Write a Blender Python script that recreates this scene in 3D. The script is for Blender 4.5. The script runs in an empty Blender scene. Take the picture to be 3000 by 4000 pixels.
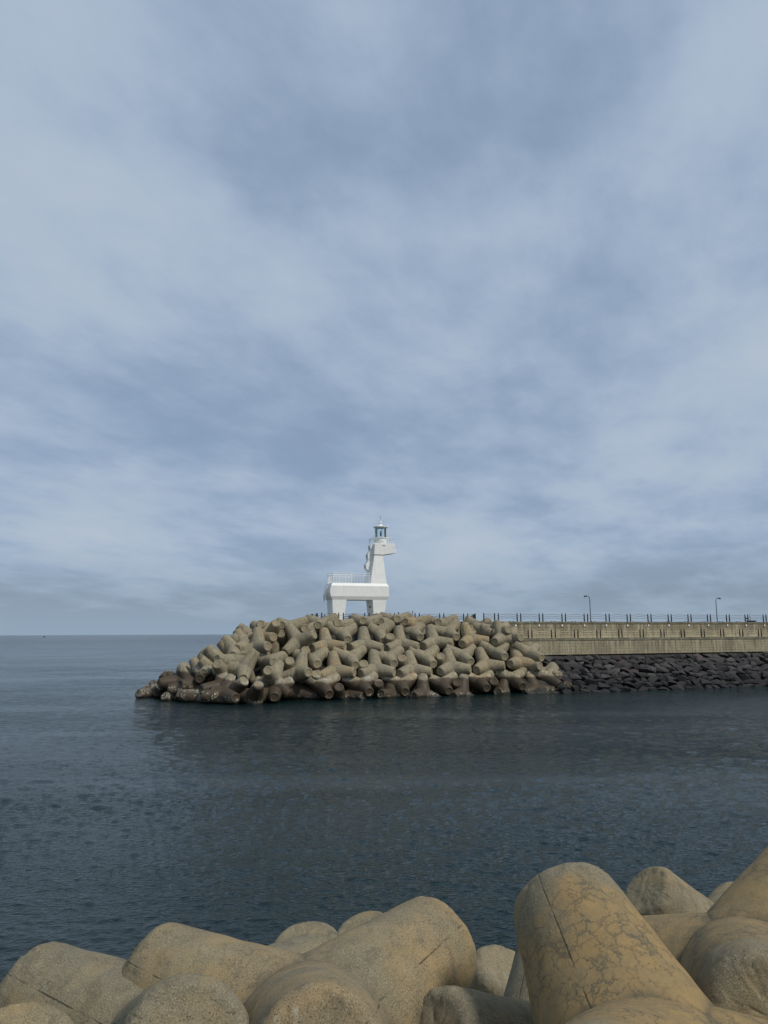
import bpy, bmesh, math, random
import numpy as np
from mathutils import Vector, Matrix, Quaternion
rnd = random.Random(11)
SC = bpy.context.scene
COL = SC.collection
R = math.radians

# ------------------------------------------------------------------ helpers
def tag(o, label=None, cat=None, group=None, kind=None):
    if label: o['label'] = label
    if cat: o['category'] = cat
    if group: o['group'] = group
    if kind: o['kind'] = kind
    return o

def link(name, me, mat=None, parent=None):
    o = bpy.data.objects.new(name, me)
    COL.objects.link(o)
    if mat is not None and me is not None and not me.materials:
        me.materials.append(mat)
    if parent is not None: o.parent = parent
    return o

def empty(name, loc, rz=0.0):
    o = bpy.data.objects.new(name, None)
    COL.objects.link(o)
    o.location = loc
    o.rotation_euler = (0, 0, rz)
    o.empty_display_size = 0.3
    return o

class MB:
    """collects simple solids and links them as ONE mesh object"""
    def __init__(self): self.bm = bmesh.new()
    def hexa(self, p):           # 8 points: 4 bottom (ccw), 4 top (ccw)
        v = [self.bm.verts.new(q) for q in p]
        for f in ((3,2,1,0),(4,5,6,7),(0,1,5,4),(1,2,6,5),(2,3,7,6),(3,0,4,7)):
            self.bm.faces.new([v[i] for i in f])
        return self
    def box(self, x0, x1, y0, y1, z0, z1):
        return self.hexa([(x0,y0,z0),(x1,y0,z0),(x1,y1,z0),(x0,y1,z0),(x0,y0,z1),(x1,y0,z1),(x1,y1,z1),(x0,y1,z1)])
    def prism(self, poly, y0, y1):     # polygon in x,z extruded along y
        a = [self.bm.verts.new((x, y0, z)) for x, z in poly]
        b = [self.bm.verts.new((x, y1, z)) for x, z in poly]
        n = len(poly)
        self.bm.faces.new(a); self.bm.faces.new(b[::-1])
        for i in range(n):
            self.bm.faces.new((a[i], b[i], b[(i+1) % n], a[(i+1) % n]))
        return self
    def slab(self, poly, z0, z1):      # polygon in x,y extruded along z
        a = [self.bm.verts.new((x, y, z0)) for x, y in poly]
        b = [self.bm.verts.new((x, y, z1)) for x, y in poly]
        n = len(poly)
        self.bm.faces.new(a[::-1]); self.bm.faces.new(b)
        for i in range(n):
            self.bm.faces.new((a[i], a[(i+1) % n], b[(i+1) % n], b[i]))
        return self
    def tube(self, pts, r, n=6, cap=True):
        pts = [Vector(p) for p in pts]
        rr = r if isinstance(r, (list, tuple)) else [r]*len(pts)
        rings = []
        for i, p in enumerate(pts):
            d = (pts[min(i+1, len(pts)-1)] - pts[max(i-1, 0)]).normalized()
            s = Vector((0,0,1)) if abs(d.z) < .9 else Vector((1,0,0))
            a = d.cross(s).normalized(); b = d.cross(a).normalized()
            rings.append([self.bm.verts.new(p + rr[i]*(a*math.cos(6.28318*k/n) + b*math.sin(6.28318*k/n))) for k in range(n)])
        for i in range(len(rings)-1):
            for k in range(n):
                self.bm.faces.new((rings[i][k], rings[i][(k+1) % n], rings[i+1][(k+1) % n], rings[i+1][k]))
        if cap:
            self.bm.faces.new(rings[0]); self.bm.faces.new(rings[-1][::-1])
        return self
    def lathe(self, prof, n=24, c=(0,0), cap=True):   # (radius, z) from bottom to top
        rings = [[self.bm.verts.new((c[0]+r*math.cos(6.28318*k/n), c[1]+r*math.sin(6.28318*k/n), z)) for k in range(n)] for r, z in prof]
        for i in range(len(rings)-1):
            for k in range(n):
                self.bm.faces.new((rings[i][k], rings[i][(k+1) % n], rings[i+1][(k+1) % n], rings[i+1][k]))
        if cap:
            self.bm.faces.new(rings[0][::-1]); self.bm.faces.new(rings[-1])
        return self
    def build(self, name, mat, parent=None, smooth=False, bevel=0):
        bmesh.ops.recalc_face_normals(self.bm, faces=self.bm.faces[:])
        if bevel:
            es = [e for e in self.bm.edges if len(e.link_faces) == 2 and e.calc_face_angle(0) > .35]
            bmesh.ops.bevel(self.bm, geom=es, offset=bevel, segments=2, affect='EDGES', profile=.6)
        me = bpy.data.meshes.new(name)
        self.bm.to_mesh(me); self.bm.free()
        if smooth:
            for p in me.polygons: p.use_smooth = True
            try: me.set_sharp_from_angle(angle=R(40))
            except Exception: pass
        return link(name, me, mat, parent)

# ------------------------------------------------------------------ camera
PITCH = math.atan(475/3004); ROLL = .0045; EYE = Vector((0, 0, 7.0))
cp, sp = math.cos(PITCH), math.sin(PITCH)
_r, _u, FWD = Vector((1,0,0)), Vector((0,-sp,cp)), Vector((0,cp,sp))
RGT = _r*math.cos(ROLL) - _u*math.sin(ROLL); UPV = _u*math.cos(ROLL) + _r*math.sin(ROLL)
cam = bpy.data.cameras.new('camera'); camo = bpy.data.objects.new('camera', cam); COL.objects.link(camo)
m3 = Matrix((RGT, UPV, -FWD)).transposed()
camo.matrix_world = Matrix.Translation(EYE) @ m3.to_4x4()
cam.sensor_fit = 'VERTICAL'; cam.sensor_height = 36.0; cam.lens = 36.0*3004/4000
cam.clip_start = .1; cam.clip_end = 90000
SC.camera = camo
def ray(px, py):
    return RGT*((px-1500)/3004) + UPV*((2000-py)/3004) + FWD
def at_y(px, py, Y):
    d = ray(px, py); return EYE + d*(Y/d.y)
def x_at(px, Y):         # world x seen in column px near the horizon, at distance Y
    d = ray(px, 2440); return d.x*Y/d.y
def z_at(py, Y, px=1500):
    d = ray(px, py); return 7 + d.z*Y/d.y

# position (m) and orientation (quaternion) of every tetrapod
FIT_FAR = [
('ucrest', -6.784, 91.054, 5.528, -0.523, -0.1287, 0.7199, -0.4378),
('ucrest', -2.407, 92.744, 5.562, -0.5618, -0.1593, 0.7147, -0.3848),
('ucrest', 1.906, 94.396, 5.626, 0.5438, 0.155, -0.7433, 0.3574),
('ucrest', 6.104, 96.244, 5.837, 0.5036, 0.1617, -0.7381, 0.4189),
('ucrest', 10.612, 97.04, 6.08, -0.474, -0.2183, 0.729, -0.443),
('ucrest', 14.67, 97.662, 6.287, -0.4964, -0.2391, 0.7159, -0.4288),
('vcrest', -5.056, 93.808, 6.788, -0.8525, 0.1111, 0.449, -0.2435),
('vcrest', -0.73, 95.58, 6.948, 0.8616, -0.0525, -0.4778, 0.1631),
('vcrest', 3.512, 97.477, 7.032, 0.8243, -0.0871, -0.5055, 0.2396),
('vcrest', 8.035, 98.245, 6.866, -0.7823, 0.1234, 0.572, -0.2136),
('vcrest', 12.284, 100.1, 7.46, 0.8147, -0.0508, -0.4549, 0.3562),
('umid', -9.268, 85.784, 2.76, -0.5871, 0.1328, 0.7695, -0.2136),
('umid', -5.517, 87.614, 2.809, -0.5188, -0.1459, 0.7526, -0.3783),
('umid', -1.076, 89.633, 2.863, -0.5468, -0.147, 0.7332, -0.3765),
('umid', 3.139, 91.231, 2.74, 0.5287, 0.1779, -0.7219, 0.4095),
('umid', 7.885, 93.193, 2.935, -0.5212, -0.1739, 0.7327, -0.4015),
('umid', 12.109, 94.628, 3.07, -0.482, -0.1806, 0.7375, -0.4372),
('umid', 16.394, 96.072, 3.348, 0.5363, 0.1881, -0.6842, 0.457),
('vmid', -8.196, 88.455, 3.878, -0.8114, 0.1678, 0.4997, -0.2525),
('vmid', -4.025, 90.292, 3.993, -0.8401, 0.1091, 0.4797, -0.2285),
('vmid', 0.393, 91.955, 3.892, 0.826, -0.1494, -0.4965, 0.2212),
('vmid', 4.779, 93.701, 3.947, 0.8303, -0.0787, -0.4863, 0.2605),
('vmid', 9.391, 95.056, 4.077, -0.8326, 0.1078, 0.4854, -0.244),
('vmid', 13.739, 96.331, 4.505, 0.8381, -0.1386, -0.468, 0.2438),
('vmid', 17.838, 97.02, 4.324, 0.8163, -0.0813, -0.4388, 0.3667),
('vlow', -11.707, 82.95, 0.94, 0.8544, -0.1716, -0.4527, 0.1887),
('vlow', -6.819, 85.667, 1.222, 0.8447, -0.0689, -0.4548, 0.2737),
('vlow', -2.571, 87.45, 1.112, -0.8157, 0.1112, 0.5033, -0.2627),
('vlow', 1.769, 89.213, 1.03, -0.857, 0.1481, 0.452, -0.198),
('vlow', 6.568, 91.069, 0.941, 0.8398, -0.1307, -0.4764, 0.2252),
('vlow', 11.093, 92.985, 1.097, 0.8398, -0.1388, -0.4707, 0.2324),
('vlow', 15.437, 94.724, 1.367, -0.8381, 0.0844, 0.492, -0.2201),
('vlow', 19.834, 96.233, 1.423, -0.8101, 0.0237, 0.5149, -0.2793),
('water', -9.458, 86.202, 0.737, 0.5745, 0.2163, -0.6593, 0.4341),
('water', -3.775, 87.179, -0.074, -0.6346, 0.1155, 0.6754, -0.3575),
('water', 0.789, 88.207, -0.019, 0.5703, 0.1649, -0.605, 0.5306),
('water', 4.27, 88.892, 0.134, 0.4931, -0.1103, -0.1664, -0.8468),
('water', 8.809, 90.601, -0.032, -0.5046, 0.153, 0.0919, 0.8447),
('water', 13.95, 93.524, -0.308, -0.6515, -0.3475, 0.5106, -0.4405),
('water', 17.979, 94.516, 0.138, 0.5072, 0.1536, -0.7303, 0.431),
('water', 22.054, 95.461, -0.665, -0.8955, -0.386, -0.0301, 0.2192),
('right', 20.139, 97.591, 1.746, 0.6761, 0.3634, -0.4095, -0.4931),
('right', 14.535, 99.007, 6.951, -0.7262, 0.522, -0.0653, 0.4425),
('right', 15.656, 98.386, 6.244, -0.0241, 0.3214, -0.5966, 0.735),
('right', 17.52, 96.739, 2.772, 0.6585, 0.3421, 0.5752, -0.3443),
('top', -9.913, 89.385, 6.112, -0.9135, 0.1229, 0.317, 0.2233),
('top', -11.323, 92.783, 7.635, 0.7582, 0.5887, -0.2606, 0.1033),
('top', -7.798, 95.31, 7.966, -0.6434, 0.4423, -0.2332, 0.5797),
('top', -9.45, 93.186, 7.186, 0.7348, 0.6133, -0.1582, 0.2427),
('top', -5.805, 95.594, 7.666, 0.7679, 0.5918, -0.1149, 0.2164),
('top', -2.342, 96.324, 8.08, -0.5754, 0.5132, -0.2247, 0.5959),
('top', 1.427, 98.334, 8.354, 0.5816, 0.2122, -0.5076, -0.5992),
('top', 3.787, 98.64, 8.051, -0.0597, 0.4858, -0.8689, -0.0737),
('top', 7.376, 100.41, 7.927, 0.2645, 0.0678, -0.6352, 0.7225),
('top', 0.288, 98.414, 8.082, -0.4311, -0.5125, -0.3966, 0.6278),
('shoulder', -15.033, 83.691, 3.202, -0.7912, 0.2129, -0.1657, 0.5489),
('shoulder', -14.181, 87.532, 5.479, 0.3406, -0.0947, 0.6732, -0.6494),
('shoulder', -12.787, 86.488, 3.83, 0.8096, -0.2159, -0.4399, 0.3232),
('shoulder', -11.89, 83.097, 2.289, 0.6692, 0.3922, -0.3613, 0.5174),
('shoulder', -13.879, 89.632, 6.351, -0.8396, 0.3639, 0.063, 0.3984),
('shoulder', -13.11, 90.645, 6.889, -0.0164, -0.1732, 0.4242, -0.8887),
('shoulder', -11.783, 91.937, 6.067, -0.5626, -0.0838, 0.5813, 0.5819),
('shoulder', -14.244, 92.11, 7.171, 0.5973, 0.0279, -0.5355, -0.5964),
('flank', -26.518, 90.285, -0.116, -0.4447, 0.0786, 0.4228, 0.7857),
('flank', -25.61, 89.996, 0.228, -0.6361, -0.1782, 0.5982, 0.4536),
('flank', -23.532, 89.16, 0.963, -0.7882, -0.2654, 0.2996, 0.4675),
('flank', -22.759, 87.29, 1.739, -0.9168, 0.2909, 0.0666, 0.2652),
('flank', -22.328, 87.626, 1.497, 0.4627, 0.711, -0.1376, 0.5113),
('flank', -21.404, 86.421, 1.082, 0.7522, -0.1664, 0.2524, 0.5855),
('flank', -20.25, 85.52, 1.442, 0.7484, 0.4939, -0.4425, 0.0153),
('flank', -19.677, 83.453, 0.281, -0.6841, 0.114, 0.5996, -0.3993),
('flank', -16.504, 81.092, 0.732, 0.4535, 0.7071, -0.1205, 0.5291),
('flank', -17.134, 82.594, 1.442, -0.644, 0.222, -0.1948, -0.7057),
('flank', -15.695, 81.491, 0.974, -0.8403, -0.2085, -0.4166, 0.2774),
('flank', -13.392, 80.767, 0.581, -0.066, -0.2002, 0.4068, -0.8888),
('flank', -18.655, 87.347, 3.624, 0.141, -0.4405, -0.4302, -0.7753),
('flank', -17.534, 86.378, 3.536, 0.2026, 0.0272, -0.9761, -0.0739),
('flank', -16.455, 84.933, 3.95, -0.4023, 0.0898, 0.3811, 0.8276),
('flank', -16.782, 87.758, 4.599, -0.2054, -0.0109, 0.9756, 0.0767),
('flank', -15.344, 89.585, 5.615, 0.1278, -0.4547, -0.4205, -0.7747),
('flank', -15.434, 91.453, 6.34, 0.1226, -0.4554, -0.4195, -0.7757),
('flank', -14.699, 89.673, 5.779, 0.0925, 0.4543, -0.555, 0.6907),
('flank', -15.585, 88.858, 5.239, -0.135, 0.4404, 0.4291, 0.7769),
('flank', -18.428, 86.07, 2.667, 0.0287, -0.3909, -0.0727, 0.9171),
('flank', -17.277, 84.354, 2.755, -0.853, -0.4761, 0.1589, -0.143),
('flank', -22.998, 86.327, -0.896, 0.3836, -0.6284, 0.1907, -0.6493),
('flank', -21.324, 86.652, 1.709, 0.6378, 0.1427, -0.3126, -0.6893),
('flank', -19.875, 86.221, 2.465, 0.2356, -0.2483, -0.9302, -0.1325),
('flank', -18.087, 86.794, 3.877, -0.068, 0.3703, 0.0563, -0.9247),
('flank', -23.157, 88.664, 0.897, -0.2166, 0.3466, -0.0058, -0.9126),
('flank', -16.595, 87.116, 4.852, 0.052, 0.5839, 0.2848, 0.7584),
('flank', -19.148, 86.308, 3.035, -0.3363, -0.2894, 0.6652, -0.6005),
('flank', -15.808, 88.379, 5.539, 0.9378, -0.2372, -0.2374, 0.0886),
('flank', -20.517, 85.653, 0.448, 0.2939, 0.34, -0.6497, 0.6131),
('buried', -7.625, 86.938, 1.294, 0.2035, 0.0581, 0.443, -0.8712),
('buried', -10.807, 87.132, 2.779, 0.5212, 0.3996, -0.7, -0.2804),
('buried', -0.783, 88.737, 0.168, -0.2009, 0.786, -0.4429, 0.3817),
('buried', 13.044, 94.07, 0.023, -0.3304, -0.4549, 0.809, 0.1715),
('buried', -5.149, 86.643, -0.081, 0.6534, 0.356, -0.2693, 0.6115),
('buried', 8.473, 92.273, -0.047, -0.2594, -0.1684, -0.4089, 0.8586),
('buried', 6.592, 94.268, 2.915, -0.631, -0.3028, 0.3181, -0.6395),
('buried', -9.228, 89.234, 3.855, -0.8398, -0.3988, -0.2287, 0.2887),
('buried', -2.566, 90.225, 2.248, -0.2061, -0.0677, -0.4435, 0.8696),
('buried', 0.638, 95.032, 5.247, 0.2331, 0.1172, 0.4256, -0.8665),
('buried', 2.006, 92.452, 2.766, -0.6304, -0.3034, 0.3208, -0.6385)]
FIT_NEAR = [
('yellow', 2.315, 7.113, 2.991, 0.5545, 0.1024, -0.5317, 0.632),
('right', 4.219, 9.57, 2.82, -0.6795, 0.5096, 0.525, -0.0537),
('block', 6.328, 15.676, 0.703, 0.1812, -0.4534, -0.4044, -0.7733),
('middle', -0.815, 8.792, 2.621, -0.7359, 0.4191, 0.4486, -0.2857),
('gap', 1.994, 9.638, 1.751, -0.2891, 0.2828, 0.4278, 0.8084),
('knob', -1.201, 14.832, -0.364, -0.4493, -0.0037, 0.1104, -0.8865),
('knob2', 0.184, 15.857, -0.441, 0.3236, -0.5601, -0.4323, -0.6283),
('slab', 1.344, 14.857, -0.522, 0.5971, -0.5569, -0.409, -0.4075),
('corner', -3.798, 8.718, 1.167, -0.6375, 0.085, 0.7196, 0.2616),
('left', -2.219, 8.94, 2.354, -0.6661, -0.1411, 0.5897, 0.4343)]

# ------------------------------------------------------------------ materials
class NT:
    def __init__(self, mat):
        self.t = mat.node_tree; self.t.nodes.clear()
    def n(self, typ, props=None, **ins):
        nd = self.t.nodes.new(typ)
        for k, v in (props or {}).items(): setattr(nd, k, v)
        for k, v in ins.items():
            key = int(k[1:]) if k[0] == 'i' and k[1:].isdigit() else k.replace('_', ' ')
            s = nd.inputs[key]
            if isinstance(v, bpy.types.NodeSocket): self.t.links.new(v, s)
            else: s.default_value = v
        return nd
    def math(self, op, a, b=0.0, clamp=False):
        return self.n('ShaderNodeMath', dict(operation=op, use_clamp=clamp), i0=a, i1=b).outputs[0]
    def noise(self, vec, scale, detail=4, rough=.55, dist=0.0):
        return self.n('ShaderNodeTexNoise', None, Vector=vec, Scale=scale, Detail=detail, Roughness=rough, Distortion=dist).outputs['Fac']
    def ramp(self, f, lo, hi, a=0.0, b=1.0):
        return self.n('ShaderNodeMapRange', dict(interpolation_type='SMOOTHSTEP'), i0=f, i1=lo, i2=hi, i3=a, i4=b).outputs[0]
    def mix(self, f, a, b, blend='MIX'):
        nd = self.n('ShaderNodeMix', dict(data_type='RGBA', blend_type=blend))
        for i, v in ((0, f), (6, a), (7, b)):
            s = nd.inputs[i]
            if isinstance(v, bpy.types.NodeSocket): self.t.links.new(v, s)
            else: s.default_value = v if i == 0 else (*v, 1) if len(v) == 3 else v
        return nd.outputs[2]
    def scale(self, vec, s):
        return self.n('ShaderNodeVectorMath', dict(operation='MULTIPLY'), i0=vec, i1=s).outputs[0]
    def add(self, a, b):
        return self.n('ShaderNodeVectorMath', dict(operation='ADD'), i0=a, i1=b).outputs[0]

def newmat(name):
    m = bpy.data.materials.new(name); m.use_nodes = True
    return m, NT(m)

def finish(nt, col, rough=.8, bump=None, bstr=.3, bdist=.02, spec=.3, metal=0.0, extra=None):
    kw = dict(Base_Color=col if isinstance(col, bpy.types.NodeSocket) else (*col, 1), Roughness=rough, Metallic=metal)
    b = nt.n('ShaderNodeBsdfPrincipled', None, **kw)
    b.inputs['Specular IOR Level'].default_value = spec
    if bump is not None:
        bp = nt.n('ShaderNodeBump', None, Strength=bstr, Distance=bdist, Height=bump)
        nt.t.links.new(bp.outputs[0], b.inputs['Normal'])
    o = nt.n('ShaderNodeOutputMaterial')
    nt.t.links.new(b.outputs[0], o.inputs[0])
    return b

def tetrapod_material(name, ochre=0.0, near=False, base=(.295,.250,.158), grey=(.225,.200,.146)):
    m, t = newmat(name)
    geo = t.n('ShaderNodeNewGeometry'); pos = geo.outputs['Position']
    tc = t.n('ShaderNodeTexCoord').outputs['Object']
    info = t.n('ShaderNodeObjectInfo'); rn = info.outputs['Random']
    off = t.n('ShaderNodeCombineXYZ', None, X=t.math('MULTIPLY', rn, 37.0), Y=t.math('MULTIPLY', rn, 91.0), Z=t.math('MULTIPLY', rn, 53.0)).outputs[0]
    v = t.add(tc, off)
    seam = t.n('ShaderNodeAttribute', dict(attribute_name='seam')).outputs['Fac']
    crease = t.n('ShaderNodeAttribute', dict(attribute_name='crease')).outputs['Fac']
    face = t.n('ShaderNodeAttribute', dict(attribute_name='face')).outputs['Fac']
    big = t.noise(v, .9, 4, .6)
    mid = t.noise(v, 4.0, 5, .62)
    fine = t.noise(v, 26.0, 4, .7)
    # object tint
    c = t.mix(t.ramp(big, .36, .66), base, grey)
    c = t.mix(t.math('MULTIPLY', rn, .30), c, (.20, .172, .115))
    warm = t.ramp(t.math('FRACT', t.math('MULTIPLY', rn, 7.13)), .78, .95, 0, .55)
    warm = t.math('MULTIPLY', warm, t.ramp(t.noise(v, .8, 4, .6), .40, .62, .15, 1.0))
    c = t.mix(warm, c, (.34, .225, .10))
    c = t.mix(t.ramp(mid, .50, .75, 0, .42), c, (.145, .12, .075))
    c = t.mix(t.ramp(mid, .44, .26, 0, .35), c, (.37, .325, .225))
    # weather streaks run down the surface (world vertical)
    st = t.noise(t.scale(t.add(pos, off), (5.0, 5.0, .55)), 1.0, 4, .6)
    c = t.mix(t.ramp(st, .51, .66, 0, .65), c, (.135, .112, .075))
    st2 = t.noise(t.scale(t.add(pos, off), (7.0, 7.0, .8)), 1.3, 5, .65)
    pal = t.math('MULTIPLY', t.ramp(st2, .58, .70), t.ramp(t.noise(v, .8, 2), .54, .66))
    c = t.mix(t.math('MULTIPLY', pal, .7), c, (.48, .44, .34))
    # casting faces at the leg ends
    c = t.mix(t.math('MULTIPLY', face, t.ramp(mid, .3, .6, .05, .6)), c, (.27, .215, .125))
    if near:
        spk = t.noise(v, 70.0, 3, .7)
        c = t.mix(t.ramp(fine, .52, .72, 0, .55), c, (.17, .15, .10))
        c = t.mix(t.ramp(spk, .53, .63, 0, .7), c, (.085, .075, .05))
        c = t.mix(t.ramp(spk, .45, .34, 0, .5), c, (.46, .40, .27))
        pit = t.n('ShaderNodeTexVoronoi', None, Vector=v, Scale=24.0).outputs['Distance']
        pitm = t.math('MULTIPLY', t.ramp(pit, .22, .14), t.ramp(t.noise(v, 2.2, 3, .6), .44, .58))
        c = t.mix(t.math('MULTIPLY', pitm, .8), c, (.05, .043, .03))
        patch = t.ramp(t.noise(v, 1.6, 4, .6), .48, .66, 0, .35)
        c = t.mix(patch, c, (.34, .25, .12))
    if ochre > 0:
        dv = t.add(v, t.scale(t.n('ShaderNodeTexNoise', None, Vector=v, Scale=4.0, Detail=6.0, Roughness=.7).outputs['Color'], (.36, .36, .36)))
        vo = t.n('ShaderNodeTexVoronoi', dict(feature='DISTANCE_TO_EDGE'), Vector=dv, Scale=6.2)
        d1 = vo.outputs['Distance']
        vo2 = t.n('ShaderNodeTexVoronoi', dict(feature='DISTANCE_TO_EDGE'), Vector=dv, Scale=12.0)
        zone = t.noise(v, 1.7, 4, .6)
        rad = t.n('ShaderNodeVectorMath', dict(operation='LENGTH'), i0=tc).outputs['Value']
        rad = t.math('ADD', rad, t.math('MULTIPLY', t.math('SUBTRACT', t.noise(t.add(v, (3.1, 1.7, 8.2)), .9, 5, .62), .5), 2.4))
        reg = t.math('MULTIPLY', t.ramp(rad, 2.15, 1.65), ochre)
        oc = t.mix(t.ramp(mid, .35, .68), (.315, .215, .095), (.235, .178, .094))
        oc = t.mix(t.ramp(fine, .50, .75, 0, .45), oc, (.18, .13, .065))
        oc = t.mix(t.ramp(fine, .40, .25, 0, .35), oc, (.46, .32, .15))
        w = t.ramp(zone, .34, .72, .004, .070)
        wj = t.math('MULTIPLY', w, t.ramp(fine, .25, .75, .3, 1.9))
        crack = t.math('SUBTRACT', 1.0, t.ramp(t.math('DIVIDE', d1, wj), .55, 1.15))
        crack2 = t.math('MULTIPLY', t.math('SUBTRACT', 1.0, t.ramp(vo2.outputs['Distance'], .004, .03)), t.ramp(zone, .5, .64))
        crack = t.math('MAXIMUM', crack, t.math('MULTIPLY', crack2, .7))
        oc = t.mix(t.math('MULTIPLY', crack, t.ramp(mid, .35, .62, .45, .85)), oc, (.105, .094, .068))
        c = t.mix(reg, c, oc)
    # mould seams and the creases between the legs
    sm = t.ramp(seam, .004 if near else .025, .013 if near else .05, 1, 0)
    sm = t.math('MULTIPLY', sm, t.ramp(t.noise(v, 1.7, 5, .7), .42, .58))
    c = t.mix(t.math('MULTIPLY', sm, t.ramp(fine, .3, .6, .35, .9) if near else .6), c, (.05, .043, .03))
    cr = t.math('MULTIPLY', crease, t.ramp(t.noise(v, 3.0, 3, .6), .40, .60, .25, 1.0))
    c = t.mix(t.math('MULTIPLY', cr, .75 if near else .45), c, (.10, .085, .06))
    # tide mark: brown weed film below about 1.5 m, barnacles near the water
    z = t.n('ShaderNodeSeparateXYZ', None, Vector=pos).outputs[2]
    px_ = t.n('ShaderNodeSeparateXYZ', None, Vector=pos).outputs[0]
    zz = t.math('ADD', z, t.math('MULTIPLY', t.math('SUBTRACT', t.noise(pos, .7, 3), .5), .8))
    zz = t.math('SUBTRACT', zz, t.ramp(px_, -13.0, -20.0, 0, 1.1))   # weed grows higher on the seaward side
    if near: zz = t.math('ADD', zz, 1.2)     # the near shore units stand clear of the weed line
    salt = t.math('MULTIPLY', t.ramp(zz, 1.7, 2.2), t.ramp(zz, 2.9, 2.2))
    c = t.mix(t.math('MULTIPLY', salt, t.ramp(t.noise(pos, 2.2, 5, .65), .50, .66, 0, .12 if near else .5)), c, (.60, .58, .52))
    wet = t.ramp(zz, 1.95, 1.72)
    brown = t.mix(t.ramp(mid, .35, .7), (.064, .044, .026), (.036, .028, .020))
    c = t.mix(t.math('MULTIPLY', wet, .93), c, brown)
    bv = t.n('ShaderNodeTexVoronoi', None, Vector=pos, Scale=8.0)
    barn = t.math('MULTIPLY', t.ramp(bv.outputs['Distance'], .42, .30), t.ramp(t.math('ADD', zz, t.math('MULTIPLY', t.noise(pos, 1.1, 3), .9)), 1.05, .75))
    barn = t.math('MULTIPLY', barn, t.ramp(t.noise(pos, 1.9, 4), .44, .52))
    c = t.mix(t.math('MULTIPLY', barn, .85), c, (.62, .58, .46))
    low = t.ramp(z, .26, .10)
    c = t.mix(t.math('MULTIPLY', low, .8), c, (.018, .016, .013))
    if near:
        hb = t.math('ADD', t.math('MULTIPLY', fine, .5), t.math('MULTIPLY', t.noise(v, 95.0, 3, .7), .45))
        hb = t.math('ADD', hb, t.math('MULTIPLY', mid, .8))
        hb = t.math('SUBTRACT', hb, t.math('MULTIPLY', sm, .6))
        hb = t.math('SUBTRACT', hb, t.math('MULTIPLY', cr, .4))
        if ochre > 0: hb = t.math('SUBTRACT', hb, t.math('MULTIPLY', t.math('MULTIPLY', crack, reg), .35))
        finish(t, c, .88, hb, .55, .03, .2)
    else:
        hb = t.math('ADD', t.math('MULTIPLY', mid, .6), t.math('MULTIPLY', fine, .3))
        hb = t.math('SUBTRACT', hb, t.math('MULTIPLY', sm, .8))
        finish(t, c, t.ramp(wet, 0, 1, .88, .55), hb, .45, .06, .25)
    return m

M = {}
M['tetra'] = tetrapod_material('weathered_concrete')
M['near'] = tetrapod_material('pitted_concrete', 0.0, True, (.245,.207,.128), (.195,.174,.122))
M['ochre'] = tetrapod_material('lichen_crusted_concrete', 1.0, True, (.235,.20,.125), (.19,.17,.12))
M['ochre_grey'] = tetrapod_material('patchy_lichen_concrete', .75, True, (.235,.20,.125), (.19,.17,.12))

def plain(name, col, rough=.6, nscale=3.0, amt=.15, spec=.35, metal=0.0, dirt=None, bs=.1):
    m, t = newmat(name)
    pos = t.n('ShaderNodeNewGeometry').outputs['Position']
    n1 = t.noise(pos, nscale, 5, .6)
    dk = tuple(c*(1-amt*2) for c in col); lt = tuple(min(1, c*(1+amt)) for c in col)
    c = t.mix(t.ramp(n1, .3, .7), dk, lt)
    if dirt:
        s = t.noise(t.scale(pos, (3.5, 3.5, .35)), 1.0, 4, .6)
        c = t.mix(t.ramp(s, .52, .72, 0, dirt[1]), c, dirt[0])
    finish(t, c, rough, n1, bs, .02, spec, metal)
    return m
M['white'] = plain('white_paint', (.80,.80,.76), .45, 1.3, .025, .4, dirt=((.60,.585,.53), .28), bs=.03)
M['white_rail'] = plain('white_rail_paint', (.80,.81,.80), .4, 3, .04)
M['brown_post'] = plain('dark_brown_post', (.028,.020,.014), .7, 14, .3)
M['rail_steel'] = plain('dark_rail_steel', (.026,.022,.020), .45, 8, .2)
M['lamp_steel'] = plain('grey_lamp_steel', (.055,.065,.075), .45, 6, .15)
M['dark'] = plain('dark_metal', (.03,.032,.035), .5, 6, .2)
M['porthole'] = plain('porthole_glass', (.03,.06,.10), .08, 2, .1, .5)
M['deck'] = plain('concrete_deck', (.30,.29,.25), .85, 1.5, .15)
M['lens_white'] = plain('white_lamp_cover', (.82,.82,.76), .4, 3, .04)
M['boat_white'] = plain('boat_white', (.75,.76,.76), .4, 1, .05)
M['boat_dark'] = plain('boat_dark_hull', (.02,.025,.035), .5, 1, .2)
M['underlayer'] = plain('rubble_underlayer', (.045,.042,.036), .9, 1.2, .3, bs=.6)

def glass_mat():
    m, t = newmat('lantern_glass')
    tr = t.n('ShaderNodeBsdfTransparent', None, Color=(.92,.98,.97,1))
    gl = t.n('ShaderNodeBsdfGlossy', None, Color=(.8,.9,.92,1), Roughness=.05)
    fr = t.n('ShaderNodeFresnel', None, IOR=1.5)
    mx = t.n('ShaderNodeMixShader', None, i0=t.math('ADD', fr.outputs[0], .08), i1=tr.outputs[0], i2=gl.outputs[0])
    o = t.n('ShaderNodeOutputMaterial'); t.t.links.new(mx.outputs[0], o.inputs[0])
    return m
M['glass'] = glass_mat()

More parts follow.
